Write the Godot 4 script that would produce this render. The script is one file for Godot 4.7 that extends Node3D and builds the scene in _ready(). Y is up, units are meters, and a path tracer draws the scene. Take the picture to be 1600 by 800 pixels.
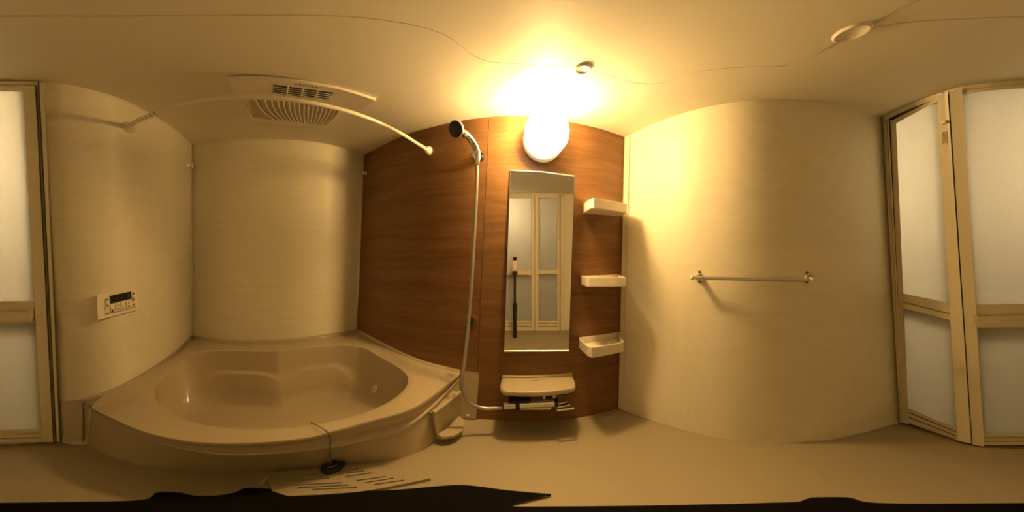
extends Node3D
# A small prefabricated bathroom laid open: flat floor and ceiling, walls that curve in plan, one wall lamp.

const F := 520.0          # focal length in pixels of the 1600 x 800 frame
const EYE := 1.1          # height of the camera above the floor
const ROOM_H := 2.02      # floor to ceiling

var M = {}
var used = {}
var WL: Dictionary
var WB: Dictionary
var WW: Dictionary
var WR: Dictionary
var DR: Dictionary
var DL: Dictionary

func _ready() -> void:
	# ---------- camera ----------
	var cam = Camera3D.new()
	cam.name = "camera"
	cam.position = Vector3(0, EYE, 0)
	cam.fov = rad_to_deg(2.0 * atan(400.0 / F))
	cam.near = 0.02
	cam.far = 60.0
	cam.current = true
	add_child(cam)
	# ---------- environment ----------
	var we = WorldEnvironment.new()
	we.name = "environment"
	var env = Environment.new()
	env.background_mode = Environment.BG_COLOR
	env.background_color = Color(0, 0, 0)
	env.tonemap_mode = Environment.TONE_MAPPER_LINEAR
	env.tonemap_exposure = 1.85
	env.sdfgi_enabled = true
	env.ssao_enabled = true
	env.ssil_enabled = true
	we.environment = env
	add_child(we)
	make_materials()
	make_walls()
	build_shell()
	build_doors()
	build_lamp()
	build_bathtub()
	build_wood_wall_things()
	build_fan()
	build_rod()
	build_shower()
	build_small_things()

# ---------------------------------------------------------------- points
func P(px: float, py: float, z: float) -> Vector3:
	return Vector3((px - 800.0) * z / F, EYE + (400.0 - py) * z / F, -z)

func PF(px: float, py: float, h := 0.0) -> Vector3:      # point at height h (below the eye) under a sight line
	return P(px, py, (EYE - h) * F / (py - 400.0))

func PC(px: float, py: float, h := ROOM_H) -> Vector3:   # the same above the eye
	return P(px, py, (h - EYE) * F / (400.0 - py))

func interp(list: Array, x: float) -> float:
	var n = list.size()
	var i = 0
	while i < n - 2 and x > list[i + 1].x:
		i += 1
	var p0: Vector2 = list[maxi(i - 1, 0)]
	var p1: Vector2 = list[i]
	var p2: Vector2 = list[i + 1]
	var p3: Vector2 = list[mini(i + 2, n - 1)]
	var d = p2.x - p1.x
	var m1 = (p2.y - p0.y) / (p2.x - p0.x)
	var m2 = (p3.y - p1.y) / (p3.x - p1.x)
	var t = (x - p1.x) / d
	if t < 0.0:
		return p1.y + m1 * (x - p1.x)
	if t > 1.0:
		return p2.y + m2 * (x - p2.x)
	var t2 = t * t
	var t3 = t2 * t
	return (2 * t3 - 3 * t2 + 1) * p1.y + (t3 - 2 * t2 + t) * d * m1 + (-2 * t3 + 3 * t2) * p2.y + (t3 - t2) * d * m2

func V2(flat: Array) -> Array:
	var out = []
	for i in range(0, flat.size(), 2):
		out.append(Vector2(flat[i], flat[i + 1]))
	return out

# ---------------------------------------------------------------- walls as ruled surfaces
func make_walls() -> void:
	WL = wall_from(V2([60, 128.5, 90, 130, 120, 135, 150, 142, 180, 151, 205, 161, 230, 174, 252, 187, 272, 200, 287, 213, 299, 226]), [], Vector2(-0.18, -0.21), Vector2(0, 0), 1.5)
	WB = wall_from(V2([299, 226, 320, 222, 350, 218.5, 390, 217, 430, 217.5, 470, 219.5, 510, 225, 545, 234, 569, 242.5]), [], Vector2(0, 0), Vector2(-0.07, 0.057), 1.0)
	var wt = V2([569, 242.5, 600, 226, 635, 211, 680, 197.5, 725, 188, 767, 182.5, 800, 181, 832, 182, 870, 187, 895, 191.6, 920, 197, 940, 202, 960, 208.5, 976, 214.5])
	WW = wall_from(wt, [], Vector2(-0.07, 0.057), Vector2(0, 0), 1.0)
	var wbx = V2([767, 745, 800, 781, 832, 814, 870, 853, 895, 879, 920, 905, 940, 926, 960, 947.5, 976, 966])
	var wby = V2([745, 655, 781, 656.5, 814, 657.5, 853, 657.5, 879, 656, 905, 652.5, 926, 648.5, 947.5, 643.5, 966, 638])
	for i in WW.top.size():
		var tp: Vector3 = WW.top[i]
		var px: float = 569.0 + (976.0 - 569.0) * i / (WW.top.size() - 1)
		if px >= 767:
			var bx = interp(wbx, px)
			WW.bot[i] = PF(bx, interp(wby, bx))
		else:
			var k = (px - 569.0) / (767.0 - 569.0)
			WW.bot[i] = Vector3(tp.x, 0, tp.z) + Vector3(lerpf(-0.07, -0.097, k), 0, lerpf(0.057, -0.043, k))
	WR = wall_from(V2([976, 214.5, 1022, 193.6, 1074, 174.8, 1122.5, 163.7, 1168, 157.2, 1220, 155.6, 1269, 158.9, 1317.5, 166.6, 1350, 174.5, 1379, 184]), V2([966, 638, 1025, 659, 1080, 675, 1140, 687.5, 1200, 692.5, 1250, 691.5, 1300, 686.5, 1350, 676, 1407, 660]))
	DR = wall_from(V2([1379, 184, 1400, 173.5, 1430, 160.5, 1465, 147.5, 1502, 137, 1540, 131, 1579, 127.4, 1600, 126.7, 1660, 126.4, 1780, 128]), V2([1407, 660, 1440, 671, 1480, 683, 1518, 693, 1560, 697, 1600, 698, 1660, 697.5, 1790, 694]))
	DL = wall_from(V2([-180, 129, -60, 126.8, 0, 126.5, 30, 127, 60, 128.5]), V2([-190, 700, -60, 699, 0, 697, 50, 694, 90, 690]))

func wall_from(top: Array, bot: Array, off0 := Vector2.ZERO, off1 := Vector2.ZERO, bend := 1.0) -> Dictionary:
	var w = {"top": [], "bot": []}
	var n = 48
	for i in n + 1:
		var s = float(i) / n
		var tx = lerpf(top[0].x, top[-1].x, s)
		var tp = PC(tx, interp(top, tx))
		w.top.append(tp)
		if bot:
			var bx = lerpf(bot[0].x, bot[-1].x, s)
			w.bot.append(PF(bx, interp(bot, bx)))
		else:
			var o = off1 + (off0 - off1) * pow(1.0 - s, bend)
			w.bot.append(Vector3(tp.x + o.x, 0, tp.z + o.y))
	return w

func wall_ends(w: Dictionary, s: float) -> Array:
	var x = clampf(s, 0, 1) * (w.top.size() - 1)
	var i = mini(int(x), w.top.size() - 2)
	var t: Vector3 = w.top[i].lerp(w.top[i + 1], x - i)
	var b: Vector3 = w.bot[i].lerp(w.bot[i + 1], x - i)
	return [t, b]

func on_line(t: Vector3, b: Vector3, py: float) -> Vector3:
	var k = (400.0 - py) / F
	var ty = t.y - EYE
	var dy = b.y - t.y
	var tz = -t.z
	var dz = t.z - b.z
	var u = (k * tz - ty) / (dy - k * dz)
	return t + (b - t) * u

func wall_s(w: Dictionary, px: float, py: float) -> float:
	var lo = 0.0
	var hi = 1.0
	for i in 40:
		var mid = (lo + hi) / 2
		var e = wall_ends(w, mid)
		var p = on_line(e[0], e[1], py)
		if 800.0 + p.x / -p.z * F < px:
			lo = mid
		else:
			hi = mid
	return (lo + hi) / 2

func W(w: Dictionary, px: float, py: float, nearer := 0.0) -> Vector3:   # where a sight line meets a wall, or a little before
	var s = wall_s(w, px, py)
	var e = wall_ends(w, s)
	return P(px, py, -on_line(e[0], e[1], py).z - nearer)

func wall_normal(w: Dictionary, px: float, py: float) -> Vector3:
	var s = wall_s(w, px, py)
	var a = wall_ends(w, s - 0.02)
	var b = wall_ends(w, s + 0.02)
	var along: Vector3 = b[0] + b[1] - a[0] - a[1]
	var up: Vector3 = a[0] - a[1]
	var n = along.cross(up).normalized()
	var here: Vector3 = a[1]
	return n if n.dot(Vector3(0, 0, 0) - Vector3(here.x, 0, here.z)) > 0 else -n

# ---------------------------------------------------------------- mesh helpers
func tool() -> SurfaceTool:
	var st = SurfaceTool.new()
	st.begin(Mesh.PRIMITIVE_TRIANGLES)
	return st

func numbered(called: String) -> String:
	var n: int = used.get(called, 0)
	used[called] = n + 1
	return called if n == 0 else "%s_%03d" % [called, n]

func put(st: SurfaceTool, called: String, m: Material, parent: Node = null) -> MeshInstance3D:
	st.generate_normals()
	var o = MeshInstance3D.new()
	o.mesh = st.commit()
	o.material_override = m
	if parent == null:
		o.name = numbered(called)
		add_child(o)
	else:
		o.name = called
		parent.add_child(o, true)
	return o

func tag(o: Node, label: String, category: String, group := "") -> void:
	o.set_meta("label", label)
	o.set_meta("category", category)
	if group:
		o.set_meta("group", group)

func thing(called: String, label: String, category: String, group := "") -> Node3D:
	var o = Node3D.new()
	o.name = numbered(called)
	add_child(o)
	tag(o, label, category, group)
	return o

func structure(called: String, label := "") -> Node3D:
	var o = Node3D.new()
	o.name = numbered(called)
	add_child(o)
	o.set_meta("kind", "structure")
	if label:
		o.set_meta("label", label)
	return o

func tri(st: SurfaceTool, a: Vector3, b: Vector3, c: Vector3) -> void:
	st.add_vertex(a)
	st.add_vertex(b)
	st.add_vertex(c)

func quad(st: SurfaceTool, a: Vector3, b: Vector3, c: Vector3, d: Vector3) -> void:
	tri(st, a, b, c)
	tri(st, a, c, d)

func grid(st: SurfaceTool, rows: Array, closed := false, uv := false) -> void:
	for r in rows.size() - 1:
		var a: Array = rows[r]
		var b: Array = rows[r + 1]
		var n = a.size()
		for i in (n if closed else n - 1):
			var j = (i + 1) % n
			for c in [[a, i], [a, j], [b, j], [a, i], [b, j], [b, i]]:
				if uv:
					st.set_uv(Vector2(0, 0))
				st.add_vertex(c[0][c[1]])

func solid(st: SurfaceTool, front: Array, back: Array) -> void:    # a closed slab between two outlines (convex or fan-shaped about their middle)
	var n = front.size()
	st.set_smooth_group(-1)
	var cf = Vector3.ZERO
	var cb = Vector3.ZERO
	for i in n:
		cf += front[i] / n
		cb += back[i] / n
	for i in n:
		var j = (i + 1) % n
		if n == 4:
			continue
		tri(st, cf, front[i], front[j])
		tri(st, cb, back[j], back[i])
	if n == 4:
		quad(st, front[0], front[1], front[2], front[3])
		quad(st, back[3], back[2], back[1], back[0])
	for i in n:
		var j = (i + 1) % n
		quad(st, front[i], back[i], back[j], front[j])

func shifted(pts: Array, by: Vector3) -> Array:
	return pts.map(func(p): return p + by)

# a solid sheet that follows a wall between four sight lines (TL, TR, BR, BL), from `back` to `front` metres before the wall
func sheet(st: SurfaceTool, w: Dictionary, q: Array, back: float, front: float, nx := 6, ny := 1) -> void:
	var f = []
	var b = []
	for j in ny + 1:
		var rf = []
		var rb = []
		for i in nx + 1:
			var u = float(i) / nx
			var v = float(j) / ny
			var x = lerpf(lerpf(q[0], q[2], u), lerpf(q[6], q[4], u), v)
			var y = lerpf(lerpf(q[1], q[3], u), lerpf(q[7], q[5], u), v)
			rf.append(W(w, x, y, front))
			rb.append(W(w, x, y, back))
		f.append(rf)
		b.append(rb)
	st.set_smooth_group(-1 if nx == 1 else 1)
	grid(st, f)
	for r in b:
		r.reverse()
	grid(st, b)
	for r in b:
		r.reverse()
	st.set_smooth_group(-1)
	grid(st, [b[0], f[0]])
	grid(st, [f[ny], b[ny]])
	var lf = f.map(func(r): return r[0])
	var lb = b.map(func(r): return r[0])
	var rf2 = f.map(func(r): return r[nx])
	var rb2 = b.map(func(r): return r[nx])
	grid(st, [lf, lb])
	grid(st, [rb2, rf2])

func sheet_part(called: String, m: Material, parent: Node, w: Dictionary, q: Array, back: float, front: float, nx := 6) -> MeshInstance3D:
	var st = tool()
	sheet(st, w, q, back, front, nx)
	return put(st, called, m, parent)

func band_part(called: String, m: Material, parent: Node, w: Dictionary, line: Array, x0: float, x1: float, dy0: float, dy1: float, back: float, front: float) -> MeshInstance3D:
	var st = tool()
	var rows = [[], [], [], []]
	for i in 25:
		var x = lerpf(x0, x1, i / 24.0)
		var y = interp(line, x)
		rows[0].append(W(w, x, y + dy0, back))
		rows[1].append(W(w, x, y + dy0, front))
		rows[2].append(W(w, x, y + dy1, front))
		rows[3].append(W(w, x, y + dy1, back))
	st.set_smooth_group(-1)
	grid(st, [rows[0], rows[1], rows[2], rows[3], rows[0]])
	return put(st, called, m, parent)

func on_plane(pl: Plane, px: float, py: float, nearer := 0.0) -> Vector3:
	var eye = Vector3(0, EYE, 0)
	var hit = pl.intersects_ray(eye, (P(px, py, 1.0) - eye).normalized())
	return P(px, py, -hit.z - nearer)

func plate_part(called: String, m: Material, parent: Node, pl: Plane, q: Array, back: float, front: float) -> MeshInstance3D:
	var st = tool()
	var f = []
	var b = []
	for i in range(0, 8, 2):
		f.append(on_plane(pl, q[i], q[i + 1], front))
		b.append(on_plane(pl, q[i], q[i + 1], back))
	solid(st, f, b)
	return put(st, called, m, parent)

func frame_of(dir: Vector3) -> Array:
	var a = dir.normalized()
	var u = a.cross(Vector3.UP if absf(a.y) < 0.9 else Vector3.RIGHT).normalized()
	return [u, a.cross(u).normalized()]

func tube(st: SurfaceTool, pts: Array, radius, sides := 12, caps := true) -> void:
	var rows = []
	var u = Vector3.ZERO
	for i in pts.size():
		var d: Vector3 = pts[mini(i + 1, pts.size() - 1)] - pts[maxi(i - 1, 0)]
		d = d.normalized()
		if i == 0:
			u = frame_of(d)[0]
		else:
			u = (u - d * u.dot(d)).normalized()
		var v = d.cross(u)
		var r: float = radius[i] if radius is Array else radius
		var row = []
		for k in sides:
			var a = TAU * k / sides
			row.append(pts[i] + (u * cos(a) + v * sin(a)) * r)
		rows.append(row)
	st.set_smooth_group(1)
	grid(st, rows, true)
	if caps:
		st.set_smooth_group(-1)
		for k in sides:
			var k2 = (k + 1) % sides
			tri(st, pts[0], rows[0][k2], rows[0][k])
			tri(st, pts[-1], rows[-1][k], rows[-1][k2])

# profile: pairs (distance along axis, radius)
func lathe(st: SurfaceTool, at: Vector3, axis: Vector3, profile: Array, sides := 28, squash := 1.0) -> void:
	var a = axis.normalized()
	var fr = frame_of(a)
	var rows = []
	for p in profile:
		var row = []
		for k in sides:
			var t = TAU * k / sides
			row.append(at + a * p[0] + (fr[0] * cos(t) + fr[1] * sin(t) * squash) * p[1])
		rows.append(row)
	st.set_smooth_group(1)
	grid(st, rows, true)

func box(st: SurfaceTool, c: Vector3, s: Vector3, bevel := 0.0, basis := Basis.IDENTITY) -> void:
	var h = s / 2
	var b = minf(bevel, minf(h.x, minf(h.y, h.z)) * 0.9)
	st.set_smooth_group(-1)
	if b <= 0:
		var k = []
		for i in 8:
			k.append(c + basis * Vector3(h.x * (1 if i & 1 else -1), h.y * (1 if i & 2 else -1), h.z * (1 if i & 4 else -1)))
		for q in [[0, 2, 3, 1], [4, 5, 7, 6], [0, 1, 5, 4], [2, 6, 7, 3], [0, 4, 6, 2], [1, 3, 7, 5]]:
			quad(st, k[q[0]], k[q[1]], k[q[2]], k[q[3]])
		return
	var rows = []
	for lv in [[-h.y, b], [-h.y + b, 0.0], [h.y - b, 0.0], [h.y, b]]:
		var x: float = h.x - lv[1]
		var z: float = h.z - lv[1]
		var row = []
		for p in [[x - b, -z], [x, -z + b], [x, z - b], [x - b, z], [-x + b, z], [-x, z - b], [-x, -z + b], [-x + b, -z]]:
			row.append(c + basis * Vector3(p[0], lv[0], p[1]))
		rows.append(row)
	st.set_smooth_group(-1)
	grid(st, rows, true)
	for i in range(1, 7):
		tri(st, rows[0][0], rows[0][i], rows[0][i + 1])
		tri(st, rows[3][0], rows[3][i + 1], rows[3][i])

func smooth(pts: Array, n: int) -> Array:
	var out = []
	for i in pts.size() - 1:
		var p0: Vector3 = pts[maxi(i - 1, 0)]
		var p1: Vector3 = pts[i]
		var p2: Vector3 = pts[i + 1]
		var p3: Vector3 = pts[mini(i + 2, pts.size() - 1)]
		for k in n:
			out.append(p1.cubic_interpolate(p2, p0, p3, float(k) / n))
	out.append(pts[-1])
	return out

# ---------------------------------------------------------------- materials
func col(r: float, g: float, b: float) -> Color:
	return Color(r, g, b).linear_to_srgb()

func mat(called: String, c: Color, rough: float, metal := 0.0, spec := 0.5) -> StandardMaterial3D:
	var m = StandardMaterial3D.new()
	m.resource_name = called
	m.albedo_color = c
	m.roughness = rough
	m.metallic = metal
	m.metallic_specular = spec
	M[called] = m
	return m

func tex(im: Image) -> ImageTexture:
	return ImageTexture.create_from_image(im)

func noise(sd: int, freq: float, oct := 3) -> FastNoiseLite:
	var n = FastNoiseLite.new()
	n.seed = sd
	n.frequency = freq
	n.noise_type = FastNoiseLite.TYPE_SIMPLEX_SMOOTH
	n.fractal_octaves = oct
	return n

func rib_image(size: int, step: int, amount: float, grain: float, sd: int) -> Image:
	var rng = RandomNumberGenerator.new()
	rng.seed = sd
	var im = Image.create(size, size, false, Image.FORMAT_RGB8)
	var phase = []
	for i in size / step:
		phase.append(rng.randf_range(0.7, 1.0))
	for y in size:
		var k = int(float(y) / step) % int(size / step)
		var line: float = phase[k] * (0.5 + 0.5 * cos(TAU * float(y % step) / step))
		for x in size:
			var v = 1.0 - amount * line - grain * rng.randf()
			im.set_pixel(x, y, Color(v, v, v))
	return im

func grain_image(size: int, low: float, sd: int, freq := 0.08) -> Image:
	var n = noise(sd, freq, 4)
	var rng = RandomNumberGenerator.new()
	rng.seed = sd
	var im = Image.create(size, size, false, Image.FORMAT_RGB8)
	for y in size:
		for x in size:
			var v = lerpf(low, 1.0, clampf(0.5 + 0.5 * n.get_noise_2d(x, y) + rng.randf_range(-0.25, 0.25), 0, 1))
			im.set_pixel(x, y, Color(v, v, v))
	return im

func wood_image() -> Image:
	var w = 1024
	var h = 1024
	var im = Image.create(w, h, false, Image.FORMAT_RGB8)
	var broad = noise(3, 0.010, 3)
	var mid = noise(8, 0.03, 3)
	var fine = noise(5, 0.12, 2)
	var wave = noise(9, 0.004, 2)
	var rng = RandomNumberGenerator.new()
	rng.seed = 4
	var streak = []
	for y in h:
		streak.append(1.0 if rng.randf() < 0.012 else 0.0)
	for y in h:
		for x in w:
			var yy = y + 10.0 * wave.get_noise_2d(x, y * 0.6)
			var n = 0.5 + 0.5 * broad.get_noise_2d(x * 0.10, yy * 1.6)
			n = 0.40 * n + 0.32 * (0.5 + 0.5 * mid.get_noise_2d(x * 0.07, yy * 2.0)) + 0.28 * (0.5 + 0.5 * fine.get_noise_2d(x * 0.05, yy * 1.6))
			n += rng.randf_range(-0.035, 0.035)
			var c = Color(0.435, 0.30, 0.178).lerp(Color(0.55, 0.412, 0.28), clampf((n - 0.22) * 1.9, 0, 1))
			var s: float = streak[posmod(int(yy), h)]
			if s > 0 and mid.get_noise_2d(x * 0.15, y * 9.0) > 0.05:
				c = c.lerp(Color(0.66, 0.50, 0.34), 0.38)
			im.set_pixel(x, y, c)
	return im

func make_materials() -> void:
	var wall = mat("wall_panel", col(0.90, 0.845, 0.70), 0.42, 0.0, 0.45)
	wall.albedo_texture = tex(rib_image(512, 8, 0.05, 0.03, 11))
	wall.heightmap_enabled = true
	wall.heightmap_texture = tex(rib_image(512, 8, 0.8, 0.15, 11))
	wall.heightmap_scale = 0.04
	wall.uv1_triplanar = true
	wall.uv1_world_triplanar = true
	wall.uv1_scale = Vector3(1.3, 1.3, 1.3)
	var ceil = mat("ceiling_panel", col(0.90, 0.85, 0.71), 0.6)
	ceil.albedo_texture = tex(grain_image(512, 0.93, 21, 0.2))
	ceil.uv1_triplanar = true
	ceil.uv1_world_triplanar = true
	ceil.uv1_scale = Vector3(1.5, 1.5, 1.5)
	var fl = mat("floor_panel", col(0.42, 0.36, 0.25), 0.5)
	fl.albedo_texture = tex(grain_image(512, 0.86, 31, 0.25))
	fl.heightmap_enabled = true
	fl.heightmap_texture = tex(rib_image(512, 16, 0.6, 0.4, 12))
	fl.heightmap_scale = 0.04
	fl.uv1_triplanar = true
	fl.uv1_world_triplanar = true
	fl.uv1_scale = Vector3(2, 2, 2)
	var wood = mat("wood_panel", Color(1, 1, 1), 0.48, 0.0, 0.35)
	wood.albedo_texture = tex(wood_image())
	mat("wood_backing", col(0.62, 0.50, 0.36), 0.6)
	var tub = mat("tub_resin", col(0.53, 0.445, 0.315), 0.20, 0.0, 0.5)
	tub.albedo_texture = tex(grain_image(256, 0.95, 41, 0.3))
	tub.uv1_triplanar = true
	tub.uv1_scale = Vector3(3, 3, 3)
	mat("plinth", col(0.52, 0.45, 0.34), 0.45)
	mat("door_frame", col(0.80, 0.73, 0.56), 0.34)
	mat("white_plastic", col(0.85, 0.79, 0.69), 0.35)
	mat("shelf_plastic", col(0.83, 0.76, 0.65), 0.35)
	mat("counter", col(0.45, 0.385, 0.27), 0.35)
	mat("chrome", col(0.80, 0.79, 0.77), 0.14, 1.0)
	mat("steel", col(0.72, 0.70, 0.66), 0.28, 1.0)
	mat("dark_steel", col(0.20, 0.19, 0.18), 0.25, 1.0)
	mat("mirror_glass", col(0.86, 0.86, 0.85), 0.015, 1.0)
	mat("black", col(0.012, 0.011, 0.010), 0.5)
	mat("black_gloss", col(0.010, 0.010, 0.011), 0.12)
	mat("rubber_gray", col(0.05, 0.045, 0.04), 0.5)
	mat("hose", col(0.42, 0.40, 0.37), 0.32, 0.7)
	mat("ink", col(0.10, 0.085, 0.06), 0.6)
	mat("black_cloth", col(0.008, 0.007, 0.006), 1.0, 0.0, 0.1)
	mat("camera_body", col(0.80, 0.70, 0.58), 0.4)
	mat("hall", col(0.34, 0.31, 0.26), 0.8)
	var pane = mat("frosted_pane", col(0.66, 0.67, 0.68), 0.32, 0.0, 0.5)
	pane.albedo_texture = tex(grain_image(512, 0.72, 52, 0.35))
	pane.backlight_enabled = true
	pane.backlight = Color(0.9, 0.9, 0.9)
	pane.heightmap_enabled = true
	pane.heightmap_texture = tex(grain_image(512, 0.0, 51, 0.25))
	pane.heightmap_scale = 0.05
	pane.uv1_triplanar = true
	pane.uv1_world_triplanar = true
	pane.uv1_scale = Vector3(3, 3, 3)
	var glow = mat("lamp_globe", col(0.95, 0.9, 0.8), 0.4)
	glow.emission_enabled = true
	glow.emission = col(1.0, 0.82, 0.52)
	glow.emission_energy_multiplier = 5.0
	var bulb = mat("hall_fill_bulb", col(0.95, 0.95, 0.95), 0.4)
	bulb.emission_enabled = true
	bulb.emission = col(1.0, 1.0, 1.0)
	bulb.emission_energy_multiplier = 1.0
	var lb = mat("lamp_base", col(0.88, 0.83, 0.72), 0.35)
	lb.emission_enabled = true
	lb.emission = col(1.0, 0.80, 0.45)
	lb.emission_energy_multiplier = 0.12

# ---------------------------------------------------------------- room shell
func wall_solid(called: String, w: Dictionary, m: Material, label: String) -> Node3D:
	var o = structure(called, label)
	var st = tool()
	var nv = 6
	var f = []
	var b = []
	for j in nv + 1:
		var rf = []
		var rb = []
		for i in w.top.size():
			var p: Vector3 = w.top[i].lerp(w.bot[i], float(j) / nv)
			var out = Vector3(p.x, 0, p.z).normalized() * 0.05
			rf.append(p)
			rb.append(p + out)
		f.append(rf)
		b.append(rb)
	st.set_smooth_group(1)
	grid(st, f)
	for r in b:
		r.reverse()
	grid(st, b)
	put(st, "panel", m, o)
	return o

func plain_box(called: String, c: Vector3, s: Vector3, m: Material, label := "") -> void:
	var st = tool()
	box(st, c, s)
	var o = put(st, called, m)
	o.set_meta("kind", "structure")
	if label:
		o.set_meta("label", label)

func build_shell() -> void:
	var fl = CSGCombiner3D.new()
	fl.name = "floor"
	fl.set_meta("kind", "structure")
	fl.set_meta("label", "beige textured bathroom floor")
	add_child(fl)
	var slab = CSGBox3D.new()
	slab.name = "slab"
	slab.size = Vector3(9.4, 0.2, 6.2)
	slab.position = Vector3(0, -0.1, -1.2)
	slab.material = M.floor_panel
	fl.add_child(slab)
	var pit_line = PackedVector2Array()
	for p in [[427, 741], [470, 738.5], [520, 735], [565, 730.5], [600, 737], [660, 750], [600, 762], [560, 768], [500, 772], [450, 774], [430, 768]]:
		var g = PF(p[0], p[1])
		pit_line.append(Vector2(g.x, -g.z))
	var pit = csg(pit_line, 0.14, "pit", M.floor_panel)
	pit.position.y = -0.12
	pit.operation = CSGShape3D.OPERATION_SUBTRACTION
	fl.add_child(pit)
	# ceiling: two sheets meeting at a curved joint, under a slab
	var seam = V2([-220, 25.2, 0, 25, 150, 25, 250, 24.5, 400, 24, 500, 24.5, 560, 27, 610, 33, 640, 38, 675, 47, 700, 57, 722, 73, 740, 87, 755, 93.5, 770, 97, 800, 99.5, 830, 100.5, 870, 103, 900, 106, 930, 112, 960, 120, 985, 127.5, 1005, 130.5, 1028, 130.5, 1045, 127, 1060, 122, 1085, 114.5, 1110, 109, 1140, 106, 1170, 104.5, 1200, 104.3, 1225, 103, 1245, 99, 1262, 94, 1275, 87, 1290, 74, 1310, 61, 1335, 52, 1365, 43.5, 1400, 37, 1450, 32.5, 1500, 29.5, 1560, 27, 1600, 26, 1820, 25])
	var ce = structure("ceiling", "pale warm ceiling with a fine curved joint")
	var near_edge = []
	var far_edge = []
	var seam_n = []
	var seam_f = []
	for i in 341:
		var px = lerpf(-220, 1820, i / 340.0)
		var p = PC(px, interp(seam, px))
		var p2 = PC(px + 1.0, interp(seam, px + 1.0))
		var side = (p2 - p).normalized().cross(Vector3.UP)
		side = -side
		seam_n.append(p - side * 0.0022)
		seam_f.append(p + side * 0.0022)
		near_edge.append(Vector3((px - 800.0) * 0.0047, ROOM_H, 1.85))
		far_edge.append(Vector3((px - 800.0) * 4.2 / F, ROOM_H, -4.2))
	var st = tool()
	st.set_smooth_group(1)
	grid(st, [near_edge, seam_n])
	st.set_smooth_group(-1)
	grid(st, [seam_n, shifted(seam_n, Vector3(0, 0.007, 0))])
	put(st, "ceiling_sheet", M.ceiling_panel, ce)
	st = tool()
	st.set_smooth_group(1)
	grid(st, [seam_f, far_edge])
	st.set_smooth_group(-1)
	grid(st, [shifted(seam_f, Vector3(0, 0.007, 0)), seam_f])
	put(st, "ceiling_sheet", M.ceiling_panel, ce)
	st = tool()
	box(st, Vector3(0, ROOM_H + 0.046, -1.2), Vector3(9.4, 0.08, 6.2))
	put(st, "ceiling_slab", M.ceiling_panel, ce)
	wall_solid("wall_left", WL, M.wall_panel, "pale ribbed wall panel left of the bathtub")
	wall_solid("wall_back", WB, M.wall_panel, "pale ribbed wall panel behind the bathtub")
	wall_solid("wall_right", WR, M.wall_panel, "pale ribbed wall panel carrying the towel rail")
	# wood wall: two sheets and the joint between them
	var ww = structure("wall_middle", "dark brown wood-grain wall with mirror and shower")
	var split = int(round((767.0 - 569.0) / (976.0 - 569.0) * 48))
	wood_sheet(ww, 0, split, 0.0, -0.0016, 0.0)
	wood_sheet(ww, split, 48, 0.0016, 0.0, 0.37)
	st = tool()
	var rf = []
	var rb = []
	for i in WW.top.size():
		for pair in [[WW.top[i], rf], [WW.bot[i], rb]]:
			var p: Vector3 = pair[0]
			pair[1].append(p + Vector3(p.x, 0, p.z).normalized() * 0.014)
	st.set_smooth_group(1)
	grid(st, [rf, rb])
	put(st, "backing_board", M.wood_backing, ww)
	# closing walls outside the frame
	var h = ROOM_H
	plain_box("wall_side", Vector3(-3.32, h / 2, -0.66), Vector3(0.06, h, 2.48), M.wall_panel)
	plain_box("wall_side", Vector3(3.32, h / 2, -0.66), Vector3(0.06, h, 2.48), M.wall_panel)
	var d = 4.38 + 0.55
	var dx0 = -30.0 * d / F
	var dx1 = 80.0 * d / F
	plain_box("wall_rear", Vector3((-3.35 + dx0) / 2, h / 2, 0.58), Vector3(dx0 + 3.35, h, 0.06), M.wall_panel)
	plain_box("wall_rear", Vector3((3.35 + dx1) / 2, h / 2, 0.58), Vector3(3.35 - dx1, h, 0.06), M.wall_panel)
	# the hall round the bathroom
	plain_box("wall_hall", Vector3(-4.6, h / 2, -1.2), Vector3(0.08, h, 6.2), M.hall)
	plain_box("wall_hall", Vector3(4.6, h / 2, -1.2), Vector3(0.08, h, 6.2), M.hall)
	plain_box("wall_hall", Vector3(0, h / 2, -4.2), Vector3(9.3, h, 0.08), M.hall)
	plain_box("wall_hall", Vector3(0, h / 2, 1.85), Vector3(9.3, h, 0.08), M.hall)
	for at in [Vector3(-3.2, 1.72, -2.32), Vector3(3.32, 1.72, -2.22), Vector3(-0.15, 1.72, 0.98)]:  # unseen lamps added behind the doors to brighten panes and far sides
		var st2 = tool()
		lathe(st2, at, Vector3.UP, [[-0.075, 0.0], [-0.07, 0.03], [-0.05, 0.055], [0.0, 0.075], [0.05, 0.055], [0.07, 0.03], [0.075, 0.028], [0.30, 0.028]], 20)
		var o = put(st2, "hall_fill_lamp", M.hall_fill_bulb)
		o.set_meta("kind", "structure")
		var l = OmniLight3D.new()
		l.name = "hall_fill_light"
		l.position = at
		l.light_color = col(1.0, 0.72, 0.36)
		l.light_energy = (4.6 if at.x < -1.0 else 5.2) if absf(at.x) > 1 else 2.6
		l.light_size = 0.07
		l.omni_range = 8.0
		l.omni_attenuation = 2.0
		l.shadow_enabled = true
		add_child(l)

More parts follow.
